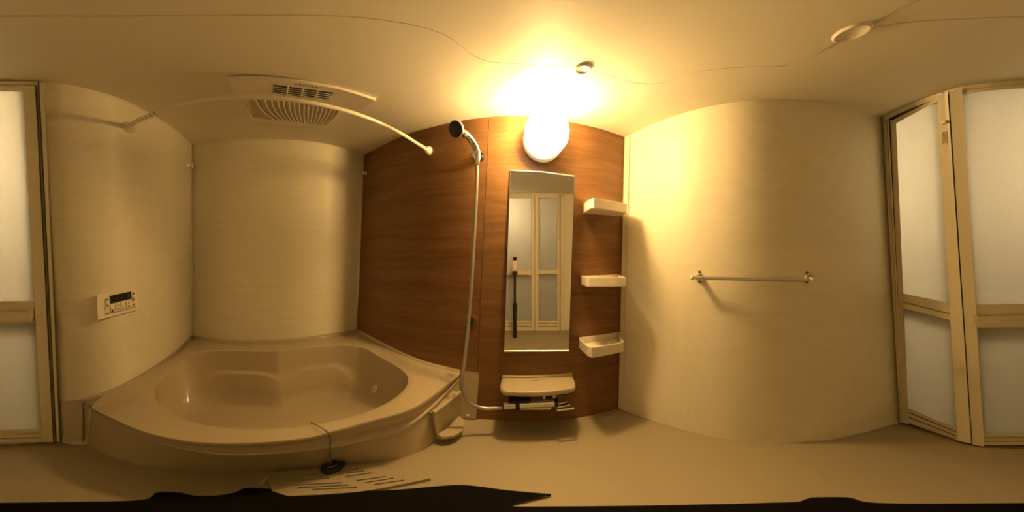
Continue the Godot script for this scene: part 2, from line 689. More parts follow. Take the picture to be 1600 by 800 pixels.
func wood_sheet(parent: Node, i0: int, i1: int, gap0: float, gap1: float, u0: float) -> void:
	var st = tool()
	st.set_smooth_group(1)
	var nv = 10
	var rows = []
	var uvs = []
	for j in nv + 1:
		rows.append([])
		uvs.append([])
	var u = u0
	for i in range(i0, i1 + 1):
		var t: Vector3 = WW.top[i]
		var b: Vector3 = WW.bot[i]
		var along: Vector3 = (WW.top[mini(i + 1, 48)] - WW.top[maxi(i - 1, 0)]).normalized()
		if i > i0:
			u += (t - WW.top[i - 1]).length() / 1.9
		var mv = along * ((gap0 if i == i0 else 0.0) + (gap1 if i == i1 else 0.0))
		for j in nv + 1:
			var k = float(j) / nv
			rows[j].append(t.lerp(b, k) + mv)
			uvs[j].append(Vector2(u, k * 0.98 + u0 * 0.3))
	for j in nv:
		for i in rows[0].size() - 1:
			for c in [[j, i], [j, i + 1], [j + 1, i + 1], [j, i], [j + 1, i + 1], [j + 1, i]]:
				st.set_uv(uvs[c[0]][c[1]])
				st.add_vertex(rows[c[0]][c[1]])
	# edges back to the board
	st.set_smooth_group(-1)
	for e in [0, rows[0].size() - 1]:
		var a = []
		var bk = []
		for j in nv + 1:
			var p: Vector3 = rows[j][e]
			a.append(p)
			bk.append(p + Vector3(p.x, 0, p.z).normalized() * 0.012)
		grid(st, [a, bk], false, true)
	put(st, "wood_panel", M.wood_panel, parent)

# ---------------------------------------------------------------- doors
func build_doors() -> void:
	var fm: Material = M.door_frame
	var d = structure("door_1", "cream folding door with frosted panes beside the towel rail wall")
	# frame: jamb strips and header
	sheet_part("jamb", fm, d, DR, [1379, 184, 1385, 184, 1411.5, 661, 1406, 660], -0.02, 0.02, 1)
	sheet_part("jamb", fm, d, DR, [1386, 186, 1388.6, 186, 1413, 661, 1411, 661], -0.03, 0.035, 1)
	var ceil_line = V2([1379, 184, 1400, 173.5, 1430, 160.5, 1465, 147.5, 1502, 137, 1540, 131, 1579, 127.4, 1600, 126.7, 1660, 126.4, 1780, 128])
	band_part("header", fm, d, DR, ceil_line, 1380, 1472, -1.5, 6.5, -0.02, 0.02)
	band_part("header", fm, d, DR, ceil_line, 1472, 1740, -1.5, 5.5, -0.034, 0.012)
	for q in [[1379, 184, 1402, 174, 1422, 664, 1406, 660], [1466, 147, 1500, 138, 1534, 697, 1500, 690]]:
		sheet_part("gap_shade", M.rubber_gray, d, DR, q, -0.034, -0.0125, 2)  # dark strips behind the joints, shade of the gaps put into colour
	band_part("core", M.rubber_gray, d, DR, ceil_line, 1380, 1740, -2.0, 13.0, -0.034, -0.0125)  # dark colour here paints the shade in the slivers under the header
	for q in [[1402, 456, 1489, 473.5, 1491, 502.5, 1404, 481], [1515, 475, 1740, 472, 1740, 512, 1517, 514]]:
		sheet_part("core", fm, d, DR, q, -0.034, -0.0125, 10)
	for q in [[1414, 636, 1498, 669, 1506, 696, 1412, 665], [1530, 676, 1750, 674, 1750, 700, 1530, 700]]:
		sheet_part("gap_shade", M.rubber_gray, d, DR, q, -0.034, -0.0125, 10)  # dark sheet painting the shade between the louvre slats
	sheet_part("jamb", fm, d, DR, [1697, 124.5, 1779, 126, 1789, 700, 1716, 700], -0.03, 0.02, 3)
	# left leaf
	sheet_part("stile", fm, d, DR, [1391, 187, 1400, 191, 1420, 664, 1412, 661], -0.01, 0.02, 1)
	sheet_part("stile", fm, d, DR, [1464, 150, 1480.5, 143, 1517.5, 693, 1496, 689], -0.01, 0.03, 2)
	sheet_part("rail", fm, d, DR, [1394, 188, 1466, 152, 1466, 157, 1394, 196], -0.01, 0.018, 8)
	sheet_part("rail", fm, d, DR, [1404, 457, 1487, 474.5, 1488, 490.7, 1405, 470], -0.01, 0.018, 6)
	sheet_part("rail", fm, d, DR, [1405, 471.2, 1489, 492.2, 1490, 501.8, 1406, 480], -0.01, 0.018, 6)
	sheet_part("pane", M.frosted_pane, d, DR, [1397, 188, 1472, 148, 1489, 477, 1404, 460], -0.008, 0.004, 6)
	sheet_part("pane", M.frosted_pane, d, DR, [1407, 476, 1490, 497, 1503, 676, 1416, 640], -0.008, 0.004, 6)
	for k in 3:
		var t0 = k / 3.0
		var t1 = (k + 0.8) / 3.0
		sheet_part("slat", fm, d, DR, [lerpf(1417, 1420, t0), lerpf(637, 660, t0), lerpf(1494, 1499, t0), lerpf(669, 690, t0), lerpf(1494, 1499, t1), lerpf(669, 690, t1), lerpf(1417, 1420, t1), lerpf(637, 660, t1)], -0.01, 0.016, 6)
	sheet_part("rail", fm, d, DR, [1418, 657, 1500, 687.5, 1500, 690, 1418, 660.5], -0.012, 0.012, 6)
	# right leaf
	sheet_part("stile", fm, d, DR, [1483, 143, 1503, 138, 1538, 698, 1519.5, 695], -0.01, 0.03, 2)
	band_part("rail", fm, d, DR, ceil_line, 1500, 1740, 5.8, 11.5, -0.034, 0.022)
	sheet_part("rail", fm, d, DR, [1516, 476, 1720, 473, 1720, 492, 1517, 494], -0.01, 0.018, 8)
	sheet_part("rail", fm, d, DR, [1517, 503, 1720, 500, 1720, 511, 1518, 513], -0.01, 0.014, 8)
	sheet_part("pane", M.frosted_pane, d, DR, [1500, 140, 1700, 133, 1720, 480, 1516, 482], -0.008, 0.004, 10)
	sheet_part("pane", M.frosted_pane, d, DR, [1518, 504, 1720, 501, 1730, 682, 1533, 684], -0.008, 0.004, 8)
	for k in 3:
		var y0 = 678.0 + k * 6.2
		sheet_part("slat", fm, d, DR, [1534, y0, 1730, y0 - 1.5, 1730, y0 + 3.8, 1534, y0 + 5.2], -0.01, 0.016, 8)
	var hd = sheet_part("handle", fm, d, DR, [1523, 494.5, 1720, 489, 1720, 507.5, 1531, 511], 0.034, 0.05, 8)
	sheet_part("handle_cap", fm, hd, DR, [1519.5, 489, 1526, 492, 1533, 512, 1522, 506], 0.005, 0.052, 2)
	sheet_part("handle_cap", fm, hd, DR, [1543, 497, 1545, 497, 1545, 511.5, 1543, 511.5], 0.01, 0.052, 1)
	# small catch and information sticker on the folding stile
	sheet_part("catch", fm, d, DR, [1470, 190, 1476.5, 188, 1477, 192, 1470, 194], 0.028, 0.044, 1)
	sheet_part("sticker", M.plinth, d, DR, [1471, 206.5, 1479, 204.5, 1480, 224, 1472, 226], 0.028, 0.0315, 1)
	for k in 5:
		sheet_part("sticker_print", M.ink, d, DR, [1472.3 + 0.05 * k, 208.5 + k * 3.4, 1478.4 + 0.05 * k, 207 + k * 3.4, 1478.4 + 0.05 * k, 208.3 + k * 3.4, 1472.3 + 0.05 * k, 209.8 + k * 3.4], 0.031, 0.0320, 1)
	# left edge door
	d = structure("door_2", "cream folding door edge with frosted panes left of the remote panel")
	sheet_part("jamb", fm, d, DL, [61.5, 129, 69, 129, 93, 690.5, 88.5, 690.5], -0.02, 0.03, 1)
	sheet_part("jamb", fm, d, DL, [57, 131, 60, 131, 87, 690, 84.5, 690], -0.03, 0.01, 1)
	for q in [[-185, 124, 62, 126, 62, 144, -185, 142], [-185, 472, 60, 469, 61, 507, -185, 511], [-185, 676, 68, 669, 86, 694, -185, 702]]:
		sheet_part("core", fm, d, DL, q, -0.034, -0.0125, 10)
	sheet_part("gap_shade", M.rubber_gray, d, DL, [48, 131, 66, 129, 92, 692, 76, 692], -0.034, -0.0125, 2)  # dark strip painting the shade of the gap at the jamb
	sheet_part("jamb_gap", M.door_frame, d, DL, [55, 133, 62, 131, 90, 690, 82, 690], -0.04, -0.02, 1)
	sheet_part("header", fm, d, DL, [-170, 126, 59, 127, 59, 132.5, -170, 131], -0.02, 0.02, 14)
	sheet_part("stile", fm, d, DL, [36, 134, 54.5, 134, 83, 691, 66, 691], -0.01, 0.03, 2)
	sheet_part("rail", fm, d, DL, [-170, 133, 40, 134, 40, 143, -170, 140], -0.01, 0.02, 10)
	sheet_part("rail", fm, d, DL, [-170, 473, 57, 470, 58, 489, -170, 492], -0.01, 0.018, 8)
	sheet_part("rail", fm, d, DL, [-170, 500, 58, 497, 59, 505, -170, 509], -0.01, 0.014, 8)
	sheet_part("pane", M.frosted_pane, d, DL, [-170, 137, 44, 140, 61, 480, -170, 482], -0.008, 0.004, 8)
	sheet_part("pane", M.frosted_pane, d, DL, [-170, 500, 63, 498, 74, 674, -170, 682], -0.008, 0.004, 8)
	for k in 3:
		var y1 = 669.5 + k * 7.2
		sheet_part("slat", fm, d, DL, [-170, y1 + 8, 66, y1, 67, y1 + 6.2, -170, y1 + 14], -0.01, 0.016, 8)
	hd = sheet_part("handle", fm, d, DL, [-170, 494, 46, 486, 49, 501, -170, 510], 0.034, 0.05, 8)
	sheet_part("handle_cap", fm, hd, DL, [44, 484, 52, 482, 53, 496, 47, 503], 0.005, 0.052, 2)
	# door seen in the mirror, behind the camera
	d = structure("door_3", "cream folding door with frosted panes seen in the mirror")
	var D = 4.38 + 0.55
	for q in [["stile", 770, 776, 305, 516], ["stile", 830, 835, 305, 516], ["stile", 835.6, 841, 305, 516], ["stile", 870, 873.5, 305, 516], ["jamb", 875.5, 880, 300, 516], ["header", 770, 880, 302.6, 306], ["rail", 776, 830, 306, 310], ["rail", 841, 870, 306, 310], ["rail", 776, 830, 422, 430], ["rail", 841, 870, 422, 428], ["slat", 776, 830, 500, 503.6], ["slat", 776, 830, 504.6, 508.6], ["slat", 776, 830, 509.6, 516], ["slat", 841, 870, 500, 503.6], ["slat", 841, 870, 504.6, 508.6], ["slat", 841, 870, 509.6, 516]]:
		rear_box(d, q[0], fm, q[1], q[2], q[3], q[4], 0.50, 0.56, D)
	for q in [[768, 882, 300, 309], [833, 838, 300, 516], [871, 878, 300, 516], [774, 832, 421, 431], [839, 872, 421, 431], [768, 872, 499, 516]]:
		rear_box(d, "core", fm, q[0], q[1], q[2], q[3], 0.561, 0.575, D)
	for q in [[776, 830, 310, 422], [841, 870, 310, 422], [776, 830, 430, 500], [841, 870, 428, 500]]:
		rear_box(d, "pane", M.frosted_pane, q[0], q[1], q[2], q[3], 0.525, 0.535, D)
	rear_box(d, "handle", fm, 795, 826, 424, 429, 0.46, 0.50, D)

func rear_box(parent: Node, called: String, m: Material, x0: float, x1: float, y0: float, y1: float, z0: float, z1: float, D: float) -> void:
	var st = tool()
	var a = Vector3((x0 - 800) * D / F, maxf(0.0, EYE + (400 - y1) * D / F), z0)
	var b = Vector3((x1 - 800) * D / F, minf(ROOM_H, EYE + (400 - y0) * D / F), z1)
	box(st, (a + b) / 2, b - a, 0.004)
	put(st, called, m, parent)

# ---------------------------------------------------------------- lamp
func build_lamp() -> void:
	var t = thing("wall_lamp", "glowing round wall lamp above the mirror under the ceiling", "lamp")
	var base = W(WW, 848, 223, 0.0)
	var tip = P(857, 201, 1.925)
	var axis = (tip - base).normalized()
	var L = (tip - base).length()
	var st = tool()
	lathe(st, base, axis, [[-0.02, 0.0], [-0.02, 0.128], [0.0, 0.132], [0.03, 0.134], [0.095, 0.134], [0.105, 0.129], [0.105, 0.0]], 48)
	put(st, "lamp_base", M.lamp_base, t)
	st = tool()
	lathe(st, base, axis, [[0.106, 0.0], [0.106, 0.122], [0.12, 0.128], [L - 0.07, 0.135], [L - 0.035, 0.128], [L - 0.012, 0.105], [L, 0.06], [L + 0.004, 0.0]], 48)
	put(st, "lamp_globe", M.lamp_globe, t)
	var l = OmniLight3D.new()
	l.name = "wall_lamp_light"
	l.position = base + axis * (L * 0.84) + Vector3(0, 0.072, 0)
	l.light_color = col(1.0, 0.60, 0.185)
	l.light_energy = 0.84
	l.light_size = 0.07
	l.omni_range = 12.0
	l.omni_attenuation = 2.0
	l.shadow_enabled = true
	add_child(l)

# ---------------------------------------------------------------- bathtub
func ring_at(poly: Array, c: Vector3, ang: float) -> Vector3:
	var d = Vector2(cos(ang), sin(ang))
	for i in poly.size():
		var a: Vector3 = poly[i]
		var b: Vector3 = poly[(i + 1) % poly.size()]
		var pa = Vector2(a.x - c.x, a.z - c.z)
		var pb = Vector2(b.x - c.x, b.z - c.z)
		var e = pb - pa
		var den = d.cross(e)
		if absf(den) < 1e-9:
			continue
		var t = pa.cross(e) / den
		var s = pa.cross(d) / den
		if t > 0 and s >= -1e-6 and s <= 1.0 + 1e-6:
			return a.lerp(b, s)
	return c

func build_bathtub() -> void:
	var t = thing("bathtub", "beige built-in bathtub with wide rim below the remote panel", "bathtub")
	var c = Vector3(-1.32, 0, -2.05)
	var lf = V2([128, 624, 160, 613, 192, 600, 232, 578, 272, 550, 298, 525])
	var bk = V2([302, 524, 340, 530, 388, 532, 430, 531, 475, 527, 525, 520, 557, 515])
	var rt = V2([562, 516, 590, 531, 625, 549, 662, 564, 700, 574, 719, 578])
	var outer = []
	var upper = []
	var drop = 4.5
	for g in [[WL, lf], [WB, bk], [WW, rt]]:
		var x0 = g[1][0].x
		var x1 = g[1][-1].x
		for i in 31:
			var cx = lerpf(x0, x1, i / 30.0)
			var cy = interp(g[1], cx)
			upper.append(W(g[0], cx, cy, 0.006))
			outer.append(W(g[0], cx, cy + drop, 0.014))
	var e0 = V2([128, 628, 150, 641, 172, 651, 200, 664.5, 232, 676, 270, 685, 300, 689.5, 350, 692, 400, 691, 440, 688, 475, 683.5, 520, 673, 575, 658, 635, 641, 665, 625, 690, 607, 718, 585])
	var h0 = V2([128, 0.238, 300, 0.23, 400, 0.23, 520, 0.245, 635, 0.28, 680, 0.30, 718, 0.312])
	var front = []
	for i in 61:
		var px = lerpf(718, 128, i / 60.0)
		front.append(PF(px, interp(e0, px), interp(h0, px)))
	var ring_o: Array = outer.duplicate()
	ring_o.append_array(front)
	# opening
	var inn = [[242, 612, .285], [246, 598, .30], [268, 576, .345], [292, 557, .40], [312, 549, .43], [340, 546, .44], [420, 547, .44], [450, 545, .44], [520, 538, .435], [550, 538.5, .43], [572, 543, .42], [595, 556, .395], [620, 570, .37], [634, 581, .35], [638, 591, .335], [632, 605, .315], [612, 622, .29], [585, 635, .27], [550, 647.5, .255], [512, 656, .25], [487, 660, .246], [437, 665, .243], [405, 666.5, .24], [372, 666, .24], [324, 661, .243], [288, 650, .25], [260, 636, .26], [245, 623, .275]]
	var ring_i = []
	for p in inn:
		ring_i.append(PF(p[0], p[1], p[2]))
	ring_i.append(ring_i[0])
	ring_i = smooth(ring_i, 4)
	ring_i.pop_back()
	var n = 220
	var ro = []
	var ri = []
	for i in n:
		var a = TAU * i / n
		ro.append(ring_at(ring_o, c, a))
		ri.append(ring_at(ring_i, c, a))
	var rows = [ro]
	for k in [0.3, 0.6, 0.82, 0.93]:
		var r = []
		for i in n:
			r.append(ro[i].lerp(ri[i], k) + Vector3(0, -0.006 * smoothstep(0.6, 1.0, k), 0))
		rows.append(r)
	rows.append(ri.map(func(p): return p + Vector3(0, -0.012, 0)))
	var st = tool()
	st.set_smooth_group(1)
	grid(st, rows, true)
	put(st, "rim", M.tub_resin, t)
	# basin
	var plain = [[1.0, 0.02], [.99, .10], [.98, .22], [.965, .38], [.95, .52], [.935, .66], [.92, .78], [.90, .88], [.87, .95], [.82, .99], [.74, 1.0]]
	var ledge = [[1.0, 0.02], [.992, .10], [.985, .20], [.98, .30], [.975, .345], [.965, .365], [.905, .378], [.892, .41], [.88, .72], [.86, .93], [.79, 1.0]]
	rows = []
	for k in plain.size():
		var r = []
		for i in n:
			var p: Vector3 = ri[i]
			var w = 0.0
			if p.z < c.z:
				var px = 800.0 + p.x / -p.z * F
				w = smoothstep(270.0, 345.0, px) * (1.0 - smoothstep(520.0, 590.0, px))
				w *= 1.0 - 0.3 * exp(-pow((px - 440.0) / 22.0, 2.0))
			var f = lerpf(plain[k][0], ledge[k][0], w)
			var hf = lerpf(plain[k][1], ledge[k][1], w)
			var hp = p.y - 0.012
			r.append(Vector3(c.x + (p.x - c.x) * f, lerpf(hp, 0.05, hf), c.z + (p.z - c.z) * f))
		rows.append(r)
	for f in [0.45, 0.2, 0.0]:
		var r = []
		for i in n:
			r.append(Vector3(c.x + (ri[i].x - c.x) * f, 0.049 - 0.004 * (1 - f), c.z + (ri[i].z - c.z) * f))
		rows.append(r)
	rows[0] = ri.map(func(p): return p + Vector3(0, -0.012, 0))
	st = tool()
	st.set_smooth_group(1)
	grid(st, rows, true)
	put(st, "basin", M.tub_resin, t)
	# flange against the walls
	st = tool()
	st.set_smooth_group(1)
	grid(st, [upper, outer])
	grid(st, [shifted(upper, Vector3(0, 0, -0.02)), upper])
	put(st, "wall_flange", M.tub_resin, t)
	# apron
	var e1 = V2([128, 631, 150, 645, 172, 657, 200, 673, 232, 688, 270, 699, 300, 705, 340, 710.5, 387, 712, 450, 708, 515, 701, 575, 690, 625, 675, 660, 653, 690, 624, 719, 592])
	var e2 = V2([126, 689, 160, 708, 204, 723, 248, 732, 300, 736.5, 356, 738, 420, 735, 480, 731, 550, 725, 625, 716, 650, 708, 668, 698, 682, 688, 700, 671, 718, 656])
	var ra = [[], [], [], [], [], [], []]
	for i in 61:
		var s = i / 60.0
		var px = lerpf(128, 718, s)
		var a = PF(px, interp(e0, px), interp(h0, px))
		var z0 = -a.z
		var y0 = interp(e0, px)
		var y1 = maxf(interp(e1, px), y0 + 3.0)
		ra[0].append(a)
		ra[1].append(P(px, lerpf(y0, y1, 0.10), z0 - 0.004))
		ra[2].append(P(px, lerpf(y0, y1, 0.30), z0 + 0.012))
		ra[3].append(P(px, lerpf(y0, y1, 0.62), z0 + 0.045))
		ra[4].append(P(px, lerpf(y0, y1, 0.80), z0 + 0.022))
		ra[5].append(P(px, lerpf(y0, y1, 0.97), z0 + 0.018))
		ra[6].append(P(px, y1 + 0.8, z0 + 0.035))
	st = tool()
	st.set_smooth_group(1)
	grid(st, ra)
	put(st, "rim_edge", M.tub_resin, t)
	var base = []
	for i in 61:
		var px = lerpf(126, 718, i / 60.0)
		base.append(PF(px, interp(e2, px)))
	st = tool()
	st.set_smooth_group(1)
	var mid = []
	for i in 61:
		mid.append(ra[6][i].lerp(base[i], 0.5))
	grid(st, [ra[6], mid, base])
	put(st, "apron", M.tub_resin, t)
	# overflow cover on the right-hand slope
	st = tool()
	var at = Vector3.ZERO
	var ax = Vector3.UP
	var best = 1e9
	for k in range(1, rows.size() - 1):
		for i in n:
			var v = rows[k][i]
			var e = Vector2(800.0 + v.x / -v.z * F - 587.0, 400.0 - (v.y - EYE) / -v.z * F - 606.0).length()
			if e < best and v.z < -1.95:
				best = e
				at = v
				ax = (rows[k][(i + 1) % n] - rows[k][(i + n - 1) % n]).cross(rows[k + 1][i] - rows[k - 1][i]).normalized()
	if ax.y < 0:
		ax = -ax
	lathe(st, at, ax, [[-0.02, 0.03], [0.004, 0.03], [0.010, 0.028], [0.013, 0.02], [0.013, 0.0]], 24)
	put(st, "overflow_cover", M.steel, t)
	# service panel at the right end of the apron
	var sp = Node3D.new()
	sp.name = "service_panel"
	t.add_child(sp)
	st = tool()
	var tl = P(678, 648, 1.895)
	var tr = P(718, 615, 2.12)
	var br = PF(719, 654, 0.01)
	var bl = PF(684, 686, 0.01)
	var inw = Vector3(-0.05, 0, -0.05)
	solid(st, [tl, tr, br, bl], shifted([tl, tr, br, bl], inw))
	put(st, "panel_face", M.tub_resin, sp)
	st = tool()
	tube(st, [P(677, 646, 1.885), P(718, 613, 2.11)], 0.013, 10)
	put(st, "top_ledge", M.tub_resin, sp)
	st = tool()
	tube(st, [P(678, 648, 1.885), PF(684, 686, 0.01)], 0.008, 8)
	put(st, "side_bead", M.tub_resin, sp)
	st = tool()
	var fan = []
	for p in [[684, 678], [700, 668], [717, 650], [722.5, 653], [726, 660], [725, 668], [720, 674.5], [711, 679.5], [700, 682], [690, 682]]:
		fan.append(PF(p[0], p[1], 0.055))
	solid(st, fan, shifted(fan, Vector3(-0.01, -0.022, -0.01)))
	put(st, "fan_shaped_ledge", M.tub_resin, sp)
	# filler panels beside the tub
	var pl = structure("trim_1", "beige filler panel between left door and bathtub")
	sheet_part("panel", M.plinth, pl, WL, [95, 628, 129, 624, 129, 690, 102, 691], -0.01, 0.02, 4)
	pl = structure("trim_2", "beige filler panel between bathtub and wood wall")
	sheet_part("panel", M.plinth, pl, WW, [720, 578.5, 749, 582.5, 743.5, 655, 716, 653], -0.01, 0.012, 6)
	st = tool()
	var sc = W(WW, 731, 649, 0.012)
	lathe(st, sc, Vector3(0.1, 0, 1), [[-0.004, 0.014], [0.004, 0.013], [0.006, 0.008], [0.004, 0.0]], 16, 0.5)
	put(st, "screw_cap", M.white_plastic, pl)
	# corner strip between wood wall and right wall
	pl = structure("trim_3", "pale corner strip between wood wall and right wall")
	sheet_part("strip", M.door_frame, pl, WR, [976.5, 214, 984, 210.5, 974.5, 641, 966.5, 638], -0.005, 0.014, 1)
	pl = structure("trim_5", "fine pale joint strip in the corner left of the tub wall")
	st = tool()
	tube(st, [WB.top[0] + Vector3(0.012, 0, 0.016), WB.bot[0] + Vector3(0.012, 0, 0.016)], 0.014, 10)
	put(st, "strip", M.wall_panel, pl)
	pl = structure("trim_4", "fine pale strip between tub wall and wood wall")
	sheet_part("strip", M.door_frame, pl, WB, [565.5, 241, 569, 242.5, 559.5, 514, 556, 514], -0.005, 0.008, 1)

# ---------------------------------------------------------------- mirror, shelves, counter, tap
func build_wood_wall_things() -> void:
	var zm = 2.19
	var t = thing("wall_mirror", "tall narrow wall mirror reflecting the folding door", "mirror")
	var tl = P(797, 268, zm)
	var tr = P(898, 277, zm)
	var br = P(889.5, 547, zm)
	var bl = P(787, 548, zm)
	var tm = P(848, 270, zm)
	var st = tool()
	var f = [tl, tm, tr, br, bl]
	st.set_smooth_group(-1)
	for i in range(1, 4):
		tri(st, f[0], f[i], f[i + 1])
	for i in 5:
		var j = (i + 1) % 5
		quad(st, f[i], f[i] + Vector3(0, 0, -0.008), f[j] + Vector3(0, 0, -0.008), f[j])
	put(st, "glass", M.mirror_glass, t)
	st = tool()
	tube(st, [tl + Vector3(0, 0.004, 0), tm + Vector3(0, 0.004, 0), tr + Vector3(0, 0.004, 0)], 0.0065, 8)
	put(st, "clip_rail", M.steel, t)
	st = tool()
	tube(st, [bl + Vector3(0, -0.004, 0), br + Vector3(0, -0.004, 0)], 0.006, 8)
	put(st, "clip_rail", M.steel, t)
	st = tool()
	tube(st, [tl, bl], 0.0035, 6)
	put(st, "edge_bead", M.rubber_gray, t)
	st = tool()
	tube(st, [tr, br], 0.0035, 6)
	put(st, "edge_bead", M.rubber_gray, t)
	# mounting board behind the mirror so that it stands on the wall
	st = tool()
	var q = [P(806, 280, zm + 0.006), P(890, 287, zm + 0.006), P(882, 540, zm + 0.006), P(795, 540, zm + 0.006)]
	solid(st, q, shifted(q, Vector3(0, 0, -0.07)))
	put(st, "mounting_board", M.rubber_gray, t)
	# corner shelves
	tray("beige corner shelf under the lamp, topmost of three", [[911, 333.5], [979, 346]], 0.062, 0.16, [[911, 319.5], [924.5, 308.5], [979.5, 318.5]])
	tray("beige corner shelf level with the towel rail, middle of three", [[908.5, 445], [978, 443]], 0.062, 0.16, [[908, 429.5], [917, 429.5], [978, 430]])
	tray("beige corner shelf with drain slots beside mirror foot, lowest of three", [[905, 541], [972, 531]], 0.062, 0.17, [[905, 530], [921, 544], [975, 534]])
	# counter
	var ct = thing("counter_shelf", "cream rounded bathroom counter shelf under the mirror", "shelf")
	var hz = 0.295
	var edge = []
	for p in [[784.5, 588.5], [812, 589], [838, 588.7], [866, 587], [893, 584.5], [896, 590], [899, 598], [899.5, 602.5], [896.5, 605.5], [885, 608], [862, 611], [838, 612.5], [812, 612.5], [792, 611.5], [785, 609.5], [781.5, 605.5], [781.5, 600]]:
		edge.append(PF(p[0], p[1], hz))
	var cm = Vector3.ZERO
	for p in edge:
		cm += p / edge.size()
	var rows = []
	for lv in [[0.90, 0.0], [0.975, 0.0], [0.995, -0.005], [1.0, -0.013], [1.0, -0.022], [0.985, -0.028], [0.9, -0.03]]:
		var r = []
		for p in edge:
			r.append(cm + (p - cm) * lv[0] + Vector3(0, lv[1], 0))
		rows.append(r)
	st = tool()
	st.set_smooth_group(1)
	grid(st, rows, true)
	st.set_smooth_group(-1)
	for i in edge.size():
		var j = (i + 1) % edge.size()
		tri(st, cm, rows[0][j], rows[0][i])
		tri(st, cm + Vector3(0, -0.03, 0), rows[-1][i], rows[-1][j])
	cut(ct, "top", st, M.counter, [[PF(838, 594.6, hz), Vector3(0.042, 0.016, 0.006), Basis.IDENTITY]])
	st = tool()
	var back = []
	for p in [[785, 588.5], [812, 589], [838, 588.7], [866, 587], [893, 584.5]]:
		back.append(PF(p[0], p[1], hz) + Vector3(0, 0.004, 0.012))
	tube(st, back, 0.012, 8)
	put(st, "back_lip", M.counter, ct)
	for px in [800.0, 880.0]:
		st = tool()
		box(st, PF(px, 592, hz) + Vector3(0, -0.06, -0.01), Vector3(0.03, 0.07, 0.09), 0.005)
		put(st, "bracket", M.black, ct)
	build_tap()

func tray(label: String, wall_line: Array, hgt: float, depth: float, topline: Array) -> void:
	# a D-shaped open tray: flat back on the wood wall, bevelled front left corner, against the corner strip on the right
	var t = thing("corner_shelf", label, "shelf", "corner shelves beside the mirror")
	var lowest: bool = wall_line[0][1] > 500
	var a = W(WW, wall_line[0][0], wall_line[0][1], 0.0)
	var b = W(WW, minf(wall_line[1][0], 968.0), wall_line[1][1], 0.0)
	b.y = a.y
	var y0 = a.y
	var y1 = a.y + hgt
	# front points from the sight lines of the top edge at the tray's own height
	var fr = []
	for p in topline:
		if absf(p[1] - 400.0) > 60.0:
			fr.append(P(p[0], p[1], (y1 - EYE) * F / (400.0 - p[1])))
		else:
			fr.append(P(p[0], p[1], -a.z - depth + (0.13 if p == topline[0] else 0.0)))
	var outline = []
	var fl: Vector3 = fr[0]
	var fc: Vector3 = fr[1]
	var fe: Vector3 = fr[2]
	for p in [a, fl, fc, fe, b]:
		outline.append(Vector3(p.x, 0, p.z))
	outline[4] = Vector3(maxf(outline[4].x, outline[3].x - 0.02), 0, b.z)
	# round the bevelled corner and bow the front
	var line = [outline[0], outline[1].lerp(outline[0], 0.2)]
	line.append(outline[1].lerp(outline[2], 0.12))
	line.append(outline[1].lerp(outline[2], 0.8))
	line.append(outline[2].lerp(outline[3], 0.06))
	line.append(outline[2].lerp(outline[3], 0.35) + Vector3(0, 0, 0.008))
	line.append(outline[2].lerp(outline[3], 0.7) + Vector3(0, 0, 0.008))
	line.append(outline[3])
	line.append(outline[4])
	var n = line.size()
	var cm = Vector3.ZERO
	for p in line:
		cm += p / n
	var st = tool()
	var rows = []
	for lv in [[0.93, 0.0], [0.985, 0.0], [1.0, 0.006], [1.0, hgt - 0.004], [0.99, hgt], [0.93, hgt], [0.915, hgt - 0.005], [0.9, 0.018]]:
		var r = []
		for p in line:
			var g: Vector3 = cm + (p - cm) * lv[0]
			r.append(Vector3(g.x, y0 + lv[1], g.z))
		rows.append(r)
	st.set_smooth_group(-1)
	grid(st, rows, true)
	for i in n:
		var j = (i + 1) % n
		tri(st, Vector3(cm.x, y0, cm.z), rows[0][j], rows[0][i])
		tri(st, Vector3(cm.x, y0 + 0.018, cm.z), rows[-1][i], rows[-1][j])
	var holes = []
	if lowest:
		for k in 2:
			var dirn: Vector3 = (outline[3] - outline[2]).normalized()
			var at: Vector3 = cm + dirn * (-0.05 + 0.075 * k) + Vector3(0, 0, -0.02)
			var bs = Basis(dirn, Vector3.UP, dirn.cross(Vector3.UP))
			holes.append([Vector3(at.x, y0 + 0.01, at.z), Vector3(0.06, 0.05, 0.007), bs])
		cut(t, "tray", st, M.shelf_plastic, holes)
	else:
		put(st, "tray", M.shelf_plastic, t)

func cut(parent: Node, called: String, st: SurfaceTool, m: Material, holes: Array) -> void:
	st.generate_normals()
	var whole = CSGCombiner3D.new()
	whole.name = called
	parent.add_child(whole)
	var body = CSGMesh3D.new()
	body.name = "body"
	body.mesh = st.commit()
	body.material = m
	whole.add_child(body)
	for h in holes:
		var b = CSGBox3D.new()
		b.name = "slit"
		b.size = h[1]
		b.transform = Transform3D(h[2].orthonormalized(), h[0])
		b.material = m
		b.operation = CSGShape3D.OPERATION_SUBTRACTION
		whole.add_child(b, true)

